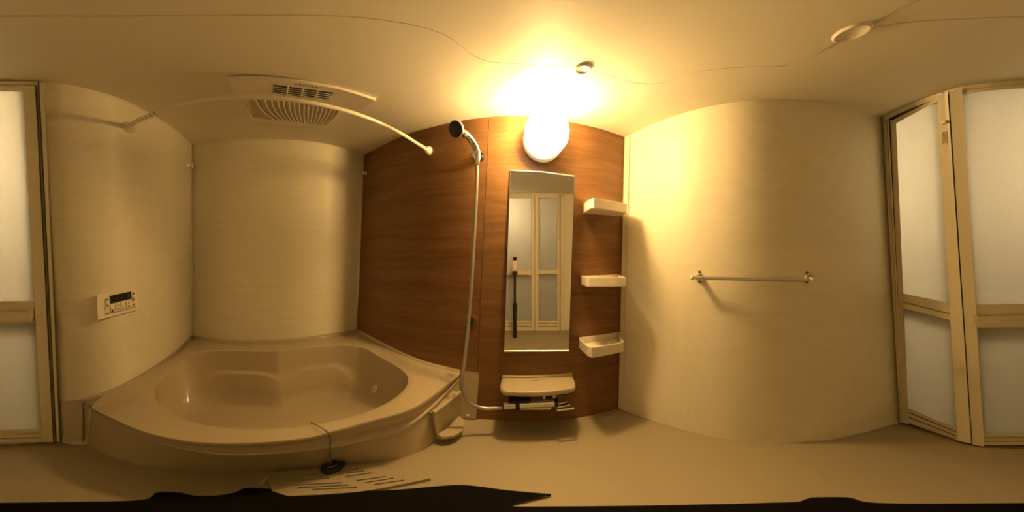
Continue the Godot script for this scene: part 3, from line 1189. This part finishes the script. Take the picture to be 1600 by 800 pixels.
func build_tap() -> void:
	var t = thing("mixer_tap", "chrome thermostatic mixer tap under the counter shelf", "tap")
	var st = tool()
	var a = P(812, 632.5, 2.06)
	var b = P(866, 629.5, 2.06)
	tube(st, [a, b], 0.024, 20)
	put(st, "body", M.chrome, t)
	st = tool()
	var dir = (b - a).normalized()
	lathe(st, a - dir * 0.022, -dir, [[0.0, 0.0], [0.0, 0.024], [0.01, 0.026], [0.07, 0.025], [0.078, 0.02], [0.078, 0.0]], 20)
	put(st, "temperature_knob", M.chrome, t)
	st = tool()
	lathe(st, a, -dir, [[0.0, 0.0], [0.0, 0.027], [0.022, 0.027], [0.022, 0.0]], 20)
	put(st, "collar", M.black_gloss, t)
	st = tool()
	lathe(st, b, dir, [[0.0, 0.0], [0.0, 0.027], [0.022, 0.027], [0.022, 0.0]], 20)
	put(st, "collar", M.black_gloss, t)
	# wall unions
	for px in [812.0, 858.0]:
		st = tool()
		var w = W(WW, px, 620, 0.0)
		var e = P(px + 2, 629, 2.07)
		tube(st, [w, w.lerp(e, 0.4), e], [0.03, 0.024, 0.02], 16)
		put(st, "wall_union", M.dark_steel, t)
		st = tool()
		lathe(st, w, Vector3(0, 0, 1), [[-0.01, 0.045], [0.008, 0.045], [0.016, 0.036], [0.016, 0.0]], 24)
		put(st, "escutcheon", M.chrome if px > 830 else M.dark_steel, t)
	# dark switch block
	st = tool()
	box(st, P(812, 624, 2.08), Vector3(0.14, 0.04, 0.08), 0.014)
	put(st, "diverter", M.black_gloss, t)
	# lower body under the bar
	st = tool()
	box(st, P(836, 637.5, 2.065), Vector3(0.20, 0.018, 0.03), 0.006)
	put(st, "spout_block", M.steel, t)
	# flat looped lever on the right
	var lv = Node3D.new()
	lv.name = "lever"
	t.add_child(lv)
	var q = [P(869, 632, 2.06), P(888.5, 627, 2.08), P(896, 638, 1.99), P(871, 641.5, 1.97)]
	st = tool()
	for i in [0, 1, 2, 3]:
		tube(st, [q[i], q[(i + 1) % 4]], 0.0065, 8)
	put(st, "loop", M.chrome, lv)
	st = tool()
	var pl = [q[0].lerp(q[3], 0.02), q[1].lerp(q[2], 0.02), q[1].lerp(q[2], 0.42), q[0].lerp(q[3], 0.42)]
	solid(st, pl, shifted(pl, Vector3(0, -0.008, 0)))
	put(st, "plate", M.chrome, lv)

# ---------------------------------------------------------------- ceiling fan unit
func build_fan() -> void:
	var t = thing("ceiling_fan_heater", "rectangular ventilation unit on the ceiling above the bathtub", "ventilation unit")
	var hb = ROOM_H - 0.018
	var edge = [[358, 124.5], [400, 123.5], [430, 125], [470, 129.5], [530, 140.5], [587, 157.5], [552, 181], [515, 204], [470, 197], [420, 193], [377, 191], [367, 158]]
	var lo = []
	var hi = []
	for p in edge:
		lo.append(PC(p[0], p[1], hb))
		hi.append(lo[-1] + Vector3(0, 0.017, 0))
	var st = tool()
	solid(st, lo, hi)
	put(st, "panel", M.white_plastic, t)
	# bright front bar
	st = tool()
	var bar = []
	for p in [[358, 122.5], [380, 121.6], [400, 121.3], [430, 122.8], [470, 127], [500, 132], [530, 138], [560, 146.5], [586, 155]]:
		bar.append(PC(p[0], p[1], hb + 0.007))
	tube(st, bar, 0.0095, 8)
	put(st, "front_bar", M.white_plastic, t)
	# air outlet
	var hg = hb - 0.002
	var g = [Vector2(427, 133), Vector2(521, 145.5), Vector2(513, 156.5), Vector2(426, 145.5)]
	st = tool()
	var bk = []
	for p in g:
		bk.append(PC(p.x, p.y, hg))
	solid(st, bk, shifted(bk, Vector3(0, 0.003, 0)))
	var outlet = put(st, "filter", M.black, t)  # black sheet: the unlit depth behind the slots put into colour
	for k in 4:
		var v = (k + 0.9) / 4.2
		var p0: Vector2 = g[0].lerp(g[3], v)
		var p1: Vector2 = g[1].lerp(g[2], v)
		st = tool()
		tube(st, [PC(p0.x, p0.y, hg - 0.003), PC((p0.x + p1.x) / 2, (p0.y + p1.y) / 2 - 0.8, hg - 0.003), PC(p1.x, p1.y, hg - 0.003)], 0.0019, 6)
		put(st, "slat", M.white_plastic, outlet)
	for k in 3:
		var u = (k + 1) / 4.0
		var p0: Vector2 = g[0].lerp(g[1], u)
		var p1: Vector2 = g[3].lerp(g[2], u)
		st = tool()
		tube(st, [PC(p0.x, p0.y - 1, hg - 0.003), PC(p1.x, p1.y, hg - 0.003)], 0.0026, 6)
		put(st, "divider", M.white_plastic, outlet)
	# intake louvre: curved slats over a shallow dark tray
	var iq = [[390, 157], [440, 156], [490, 161], [533, 170], [508, 196], [460, 188], [395, 184]]
	st = tool()
	bk = []
	for p in iq:
		bk.append(PC(p[0], p[1], hg))
	solid(st, bk, shifted(bk, Vector3(0, 0.003, 0)))
	var intake = put(st, "air_intake", M.plinth, t)
	for k in 17:
		var u = k / 16.0
		var x0 = lerpf(400, 531, pow(u, 0.8))
		var y0 = lerpf(156.5, 170, pow((x0 - 390.0) / 143.0, 1.8))
		var x1 = lerpf(432, 509, pow(u, 0.8))
		var y1 = lerpf(185.5, 195.5, (x1 - 395.0) / 113.0)
		var bow = lerpf(-10, 7, u)
		st = tool()
		var pts = []
		for m in 7:
			var v = m / 6.0
			pts.append(PC(lerpf(x0, x1, v) + bow * sin(PI * v) * 0.6, lerpf(y0, y1, v), hg - 0.004))
		tube(st, pts, 0.0045, 6)
		put(st, "slat", M.white_plastic, intake)
	st = tool()
	var rim = []
	for p in [[390, 157], [385, 172], [395, 185], [430, 187], [460, 189], [508, 196.5], [533, 170]]:
		rim.append(PC(p[0], p[1], hg - 0.002))
	tube(st, rim, 0.003, 6)
	put(st, "intake_rim", M.white_plastic, intake)
	# lettering strip above the outlet
	for k in 6:
		var x = 460.0 + 6.5 * k
		st = tool()
		var y = 131.2 + 0.95 * k
		var m4 = [PC(x, y, hg), PC(x + 4, y + 0.55, hg), PC(x + 4, y + 1.6, hg), PC(x, y + 1.1, hg)]
		solid(st, m4, shifted(m4, Vector3(0, 0.001, 0)))
		put(st, "print_mark", M.ink, t)

# ---------------------------------------------------------------- curtain rod
func build_rod() -> void:
	var t = thing("shower_curtain_rod", "white curved curtain rod spanning above the bathtub", "curtain rod")
	var hr = EYE + 0.765
	var px = [[201, 198], [213, 190], [230, 182.5], [250, 174], [270, 167.5], [295, 161], [320, 156.5], [350, 153], [385, 151.5], [420, 152.5], [450, 155.5], [485, 160.5], [520, 168], [550, 176], [580, 186.5], [605, 197.5], [630, 210.5], [650, 223], [668, 234.5]]
	var pts = []
	for p in px:
		pts.append(PC(p[0], p[1], hr))
	pts = smooth(pts, 3)
	var st = tool()
	tube(st, pts, 0.0105, 14)
	put(st, "rod", M.white_plastic, t)
	for e in [[0, 1, WL, 200.0, 199.0], [pts.size() - 1, -1, WW, 671.0, 236.0]]:
		var wp = W(e[2], e[3], e[4], 0.0)
		var nrm = wall_normal(e[2], e[3], e[4])
		var dirn = (pts[e[0] + e[1] * 4] - wp).normalized()
		st = tool()
		lathe(st, wp, (dirn * 2.0 + nrm).normalized(), [[-0.02, 0.0], [-0.02, 0.030], [0.012, 0.031], [0.024, 0.027], [0.03, 0.016], [0.05, 0.013], [0.05, 0.0]], 24)
		tube(st, [wp, pts[e[0] + e[1] * 2]], 0.0125, 12)
		put(st, "end_socket", M.white_plastic, t)
	# printed caution strip near the left end
	for k in 5:
		st = tool()
		var a: Vector3 = pts[4 + k]
		var d: Vector3 = (pts[5 + k] - a)
		tube(st, [a + d * 0.1, a + d * 0.25], 0.0107, 12)
		put(st, "print_mark", M.ink, t)
	# clothes-pole holders in the corners
	for e in [[WL, 294.0, 258.0, "small white pole holder on left wall near tub corner", 290.0], [WW, 572.0, 271.0, "small white pole holder on wood wall near tub corner", 578.0]]:
		var o = thing("pole_holder", e[3], "holder", "pole holders above the bathtub")
		var w = W(e[0], e[1], e[2], 0.0)
		var n = wall_normal(e[0], e[1], e[2])
		st = tool()
		lathe(st, w, n, [[-0.01, 0.0], [-0.01, 0.018], [0.006, 0.018], [0.009, 0.013], [0.014, 0.012]], 20)
		put(st, "base", M.white_plastic, o)
		st = tool()
		lathe(st, w + n * 0.014, n, [[0.0, 0.012], [0.006, 0.014], [0.014, 0.02], [0.02, 0.019], [0.014, 0.0]], 20)
		put(st, "cup", M.white_plastic, o)

# ---------------------------------------------------------------- hand shower
func build_shower() -> void:
	var hold = thing("shower_holder", "chrome shower holder high on the wood wall", "holder")
	var w = W(WW, 750, 246, 0.0)
	var st = tool()
	lathe(st, w, Vector3(-0.1, 0, 1), [[-0.01, 0.0], [-0.01, 0.032], [0.012, 0.032], [0.02, 0.022], [0.05, 0.016]], 24)
	put(st, "wall_base", M.dark_steel, hold)
	st = tool()
	var at = P(743.5, 243, 2.115)
	box(st, at, Vector3(0.055, 0.055, 0.05), 0.014, Basis(Vector3(0, 0, 1), 0.25))
	put(st, "clamp", M.chrome, hold)
	var t = thing("hand_shower", "chrome hand shower with dark spray face and hanging hose", "shower")
	st = tool()
	var hp = smooth([P(724, 207, 1.99), P(731, 212.5, 2.02), P(738, 221, 2.055), P(743.5, 231, 2.08), P(746, 240, 2.09), P(746, 250, 2.09)], 4)
	var rr = []
	for i in hp.size():
		rr.append(lerpf(0.019, 0.0225, sin(PI * 0.75 * i / (hp.size() - 1))))
	tube(st, hp, rr, 18)
	put(st, "handle", M.chrome, t)
	var hc = P(711.5, 201.5, 1.96)
	var ax = Vector3(-0.42, -0.30, 0.86).normalized()
	st = tool()
	lathe(st, hc, ax, [[0.0, 0.047], [-0.003, 0.0505], [-0.012, 0.051], [-0.026, 0.045], [-0.046, 0.03], [-0.06, 0.012], [-0.062, 0.0]], 32)
	put(st, "spray_head", M.chrome, t)
	st = tool()
	lathe(st, hc, ax, [[-0.004, 0.048], [0.003, 0.047], [0.005, 0.04], [0.006, 0.0]], 32)
	put(st, "spray_face", M.black_gloss, t)
	st = tool()
	lathe(st, P(725.5, 211.5, 1.985), Vector3(-0.5, -0.6, 0.6), [[-0.02, 0.012], [0.006, 0.013], [0.012, 0.009], [0.012, 0.0]], 18)
	put(st, "switch_button", M.rubber_gray, t)
	st = tool()
	lathe(st, P(746, 249, 2.09), Vector3(0, -1, 0), [[0.0, 0.018], [0.03, 0.016], [0.036, 0.0125]], 16)
	put(st, "hose_nut", M.chrome, t)
	st = tool()
	var h = smooth([P(746, 251, 2.09), P(744.5, 300, 2.10), P(741.5, 360, 2.10), P(737.5, 430, 2.09), P(732.5, 500, 2.08), P(727, 555, 2.05), P(723, 583, 2.03), P(722, 603, 2.02), P(727, 621, 2.02), P(738, 632.5, 2.03), P(757, 638, 2.04), P(776, 638, 2.045), P(785, 637, 2.05)], 7)
	tube(st, h, 0.0115, 12)
	put(st, "hose", M.hose, t)
	var k = thing("hose_hook", "small black and chrome hook halfway down the wood wall", "hook")
	st = tool()
	w = W(WW, 738, 501, 0.0)
	lathe(st, w, Vector3(-0.1, 0, 1), [[-0.01, 0.0], [-0.01, 0.03], [0.01, 0.03], [0.018, 0.02], [0.04, 0.016]], 20)
	put(st, "base", M.chrome, k)
	st = tool()
	box(st, P(737, 500, 2.13), Vector3(0.032, 0.045, 0.045), 0.010)
	put(st, "clip", M.black_gloss, k)

# ---------------------------------------------------------------- the rest
func build_small_things() -> void:
	# towel rail
	var t = thing("towel_rail", "metal towel rail on the pale right wall", "towel rail")
	var st = tool()
	tube(st, [W(WR, 1084, 434, 0.085), W(WR, 1175, 436.5, 0.075), W(WR, 1265, 437.5, 0.085)], 0.0105, 16)
	put(st, "bar", M.steel, t)
	for e in [[1093.0, 433.0, 1083.0, 434.0, -1.0], [1260.5, 434.0, 1265.5, 437.0, 1.0]]:
		st = tool()
		var w = W(WR, e[0], e[1], 0.0)
		var n = wall_normal(WR, e[0], e[1])
		lathe(st, w, n, [[-0.01, 0.0], [-0.01, 0.026], [0.010, 0.025], [0.016, 0.018]], 20)
		var p = W(WR, e[2], e[3], 0.085)
		tube(st, [w + n * 0.01, p], [0.015, 0.012], 12)
		var br = put(st, "bracket", M.steel, t)
		st = tool()
		var q = W(WR, e[2] + e[4] * 3.5, e[3], 0.085)
		tube(st, [p, q], 0.014, 16)
		put(st, "end_cap", M.white_plastic, t)
		for dy in [-8.0, 7.0]:
			st = tool()
			lathe(st, W(WR, e[0], e[1] + dy, 0.0), n, [[-0.006, 0.0], [-0.006, 0.0085], [0.005, 0.008], [0.007, 0.004], [0.005, 0.0]], 10)
			put(st, "screw", M.dark_steel, br)
	# remote panel
	t = thing("remote_panel", "white bath water-heater remote panel with dark display on left wall", "control panel")
	var pl = Plane(W(WL, 152, 461), W(WL, 214, 447.5), W(WL, 153, 500))
	var lift = W(WL, 183, 474).z - on_plane(pl, 183, 474).z
	pl = Plane(P(152, 461, -W(WL, 152, 461).z - lift), P(214, 447.5, -W(WL, 214, 447.5).z - lift), P(153, 500, -W(WL, 153, 500).z - lift))
	plate_part("case", M.white_plastic, t, pl, [151.5, 461, 212.5, 447.5, 215, 484, 153, 500], -0.06, 0.02)
	plate_part("display", M.black_gloss, t, pl, [172, 462.2, 205, 455, 205.2, 466.8, 172.8, 474.8], 0.02, 0.0235)
	for q in [[173, 477, 179.5, 475.5, 180, 485.5, 173.5, 487], [181, 475.2, 188, 473.6, 188.5, 483.5, 181.5, 485.2], [189.5, 473.2, 196, 471.8, 196.5, 481.5, 190, 483.1], [197.5, 471.5, 204.5, 469.8, 205, 479.5, 198, 481.2], [165, 470, 170.5, 468.8, 171, 474.5, 165.5, 475.8], [165, 478, 170.5, 476.8, 171, 482.5, 165.5, 483.8], [207, 462, 211.5, 461, 212, 468, 207.5, 469]]:
		plate_part("button", M.shelf_plastic, t, pl, q, 0.02, 0.0245)
	for q in [[166, 467.5, 169, 466.8, 169, 469.2, 166, 470], [166.5, 476.6, 169.5, 475.9, 169.5, 478.8, 166.5, 479.5], [175, 483.5, 177.5, 483, 177.5, 487.3, 175, 487.9], [183.5, 476, 185.6, 475.5, 185.6, 477, 183.5, 477.4], [183.8, 481.5, 186, 481, 186, 482.6, 183.8, 483], [192, 479.6, 194, 479.2, 194, 480.7, 192, 481.1], [200.5, 470.8, 202.2, 470.4, 202.2, 474, 200.5, 474.4], [200.5, 477.6, 203, 477, 203, 479, 200.5, 479.6], [208, 457, 210, 456.6, 210, 459.6, 208, 460], [208, 466.6, 209.8, 466.2, 209.8, 470, 208, 470.4], [207.6, 474.8, 211, 474, 211, 476, 207.6, 476.8], [165, 490.2, 171, 488.7, 171, 490, 165, 491.6], [202, 481.4, 212, 478.9, 212, 479.8, 202, 482.3], [172, 489.2, 200, 482.4, 200, 483, 172, 489.8]]:
		plate_part("print_mark", M.ink, t, pl, q, 0.022, 0.0252)
	for q in [[200, 460.5, 203, 459.8, 203, 460.6, 200, 461.3], [200, 463, 203, 462.3, 203, 463, 200, 463.7]]:
		plate_part("display_digit", M.hose, t, pl, q, 0.022, 0.0245)
	# ceiling plugs
	for e in [[911.0, 106.5, 12.0, "small round ceiling plate beside the joint near the lamp"], [1331.0, 50.0, 21.0, "large round ceiling plate where the joint bends on the right"]]:
		var c = PC(e[0], e[1])
		var o = thing("inspection_plate", e[3], "plate", "round plates on the ceiling joint")
		st = tool()
		var r: float = e[2] * -c.z / F
		lathe(st, c, Vector3(0, -1, 0), [[-0.005, r * 1.05], [0.004, r * 1.05], [0.009, r], [0.010, r * 0.93], [0.007, r * 0.88], [0.007, 0.0]], 36)
		put(st, "disc", M.ceiling_panel, o)
		st = tool()
		lathe(st, c, Vector3(0, -1, 0), [[-0.004, r * 1.12], [0.003, r * 1.12], [0.004, r * 1.04]], 36)
		put(st, "ring", M.white_plastic, o)
	# plug on its chain
	t = thing("bath_plug", "black bath plug on a bead chain hanging over the tub rim", "plug")
	st = tool()
	var chain = smooth([PF(486, 660, 0.255), PF(496, 665, 0.257), PF(507, 671.5, 0.258), PF(513, 677, 0.254), P(516, 685, 1.60), P(516, 695, 1.60), P(515.5, 705, 1.60), P(516, 716, 1.64), PF(518, 727, 0.03)], 6)
	var acc = 0.0
	for i in chain.size() - 1:
		var a: Vector3 = chain[i]
		var b: Vector3 = chain[i + 1]
		lathe(st, (a + b) / 2, b - a, [[-0.004, 0.0005], [-0.002, 0.003], [0.0, 0.0038], [0.002, 0.003], [0.004, 0.0005]], 8)
	put(st, "chain", M.dark_steel, t)
	st = tool()
	var pc = PF(520, 729.5, 0.02)
	lathe(st, pc + Vector3(0, -0.012, 0), Vector3.UP, [[0.0, 0.0], [0.0, 0.045], [0.014, 0.056], [0.022, 0.055], [0.026, 0.03], [0.04, 0.012], [0.042, 0.0]], 28)
	put(st, "stopper", M.black, t)
	st = tool()
	lathe(st, pc + Vector3(0, 0.012, 0), Vector3.UP, [[0.0, 0.030], [0.006, 0.028], [0.008, 0.02], [0.006, 0.012]], 20)
	put(st, "stopper_ring", M.dark_steel, t)
	# floor grate
	t = thing("floor_drain_grate", "beige slotted floor drain grate in front of the bathtub", "drain grate")
	var out = [[421, 739], [470, 735.5], [520, 731.5], [567, 727], [600, 734], [636, 742], [673, 750], [640, 757], [600, 765], [560, 771.5], [500, 776], [450, 778], [425, 770], [419, 752]]
	var pan = []
	for p in out:
		pan.append(PF(p[0], p[1], 0.004))
	var slots = [[585, 412, 808, 402], [590, 430, 820, 418], [610, 445, 860, 430], [640, 474, 935, 458], [660, 490, 980, 473], [750, 501, 1030, 487], [885, 390, 1040, 372], [910, 405, 1075, 385], [960, 420, 1120, 397], [1025, 445, 1210, 420], [1080, 458, 1260, 430], [1135, 470, 1325, 442], [500, 389, 770, 374], [1180, 496, 1480, 449]]
	var cs = CSGCombiner3D.new()
	cs.name = "grate_plate"
	t.add_child(cs)
	var poly = PackedVector2Array()
	for p in pan:
		poly.append(Vector2(p.x, -p.z))
	cs.add_child(csg(poly, 0.012, "plate", M.floor_panel))
	for s in slots:
		var a = PF(300 + s[0] / 4.0, 640 + s[1] / 4.0, 0.012)
		var b = PF(300 + s[2] / 4.0, 640 + s[3] / 4.0, 0.012)
		var d = Vector2(b.x - a.x, -b.z + a.z).normalized()
		var nrm = Vector2(-d.y, d.x) * 0.0042
		var pa = Vector2(a.x, -a.z)
		var pb = Vector2(b.x, -b.z)
		var sl = csg(PackedVector2Array([pa - nrm, pb - nrm, pb + nrm, pa + nrm]), 0.06, "slot", M.floor_panel)
		sl.operation = CSGShape3D.OPERATION_SUBTRACTION
		sl.position.y = 0.03
		cs.add_child(sl, true)
	st = tool()
	box(st, PF(417.5, 747, 0.004), Vector3(0.016, 0.008, 0.09), 0.003)
	put(st, "side_notch", M.plinth, t)
	# pole with the panorama camera, standing just behind the viewpoint and seen in the mirror
	t = thing("camera_pole", "slim black pole carrying a pale camera, seen in the mirror", "camera stand")
	var zc = 0.09
	var dd = 4.38 + zc
	var xc = (804.5 - 800) * dd / F
	st = tool()
	tube(st, [Vector3(xc, 0.0, zc), Vector3(xc, 0.45, zc)], 0.026, 14)
	put(st, "lower_tube", M.black, t)
	st = tool()
	tube(st, [Vector3(xc, 0.42, zc), Vector3(xc, 0.86, zc)], 0.016, 14)
	put(st, "upper_tube", M.black, t)
	st = tool()
	box(st, Vector3(xc, 0.41, zc), Vector3(0.06, 0.12, 0.06), 0.012)
	put(st, "clamp", M.black, t)
	st = tool()
	box(st, Vector3(xc, 0.87, zc), Vector3(0.07, 0.05, 0.05), 0.01)
	put(st, "mount", M.black, t)
	st = tool()
	box(st, Vector3(xc, 0.995, zc), Vector3(0.075, 0.20, 0.04), 0.012)
	var cb = put(st, "camera_body", M.camera_body, t)
	st = tool()
	lathe(st, Vector3(xc, 1.065, zc - 0.02), Vector3(0, 0, -1), [[-0.002, 0.028], [0.006, 0.026], [0.012, 0.016], [0.014, 0.0]], 20)
	put(st, "lens", M.black_gloss, cb)
	# black cloth of the stand, lying along the near edge of the floor
	var top = V2([-120, 787, 0, 785.5, 110, 784, 230, 780, 243, 770, 258, 769, 285, 770, 300, 774, 340, 774, 372, 768, 378, 763.5, 392, 762, 440, 765, 500, 767.5, 560, 767.5, 620, 765, 680, 760, 716, 757.5, 745, 759.5, 790, 765.5, 862, 772, 900, 775])
	var near = []
	var far = []
	for i in 101:
		var px = lerpf(-120, 861, i / 100.0)
		far.append(PF(px, interp(top, px), 0.012))
		near.append(PF(px, 846.0 if px < 796.0 else lerpf(787.5, 772.5, (px - 796.0) / 65.0), 0.012))
	st = tool()
	st.set_smooth_group(1)
	grid(st, [near, far])
	st.set_smooth_group(-1)
	grid(st, [far, shifted(far, Vector3(0, -0.011, 0))])
	var o = put(st, "floor_cloth", M.black_cloth)
	tag(o, "black cloth edge lying on the floor before the drain grate", "cloth")
	top = V2([780, 791.5, 900, 791, 1000, 790, 1100, 788, 1200, 785.5, 1255, 783, 1262, 778, 1275, 777, 1325, 777, 1338, 780, 1350, 784, 1400, 786.5, 1500, 786.5, 1600, 786, 1720, 786])
	near = []
	far = []
	for i in 101:
		var px = lerpf(780, 1720, i / 100.0)
		far.append(PF(px, interp(top, px), 0.010))
		near.append(PF(px, 846, 0.010))
	st = tool()
	st.set_smooth_group(1)
	grid(st, [near, far])
	st.set_smooth_group(-1)
	grid(st, [far, shifted(far, Vector3(0, -0.009, 0))])
	o = put(st, "floor_cloth", M.black_cloth)
	tag(o, "black cloth edge lying on the floor before the right wall", "cloth")

func csg(poly: PackedVector2Array, depth: float, called: String, m: Material) -> CSGPolygon3D:
	var g = CSGPolygon3D.new()
	g.name = called
	var p = poly
	if not Geometry2D.is_polygon_clockwise(p):
		pass
	g.polygon = p
	g.mode = CSGPolygon3D.MODE_DEPTH
	g.depth = depth
	g.material = m
	# polygon (x, -z) lies in the local xy plane and is extruded along -z local: turn it flat
	g.rotation = Vector3(-PI / 2, 0, 0)
	g.position.y = 0.013
	return g
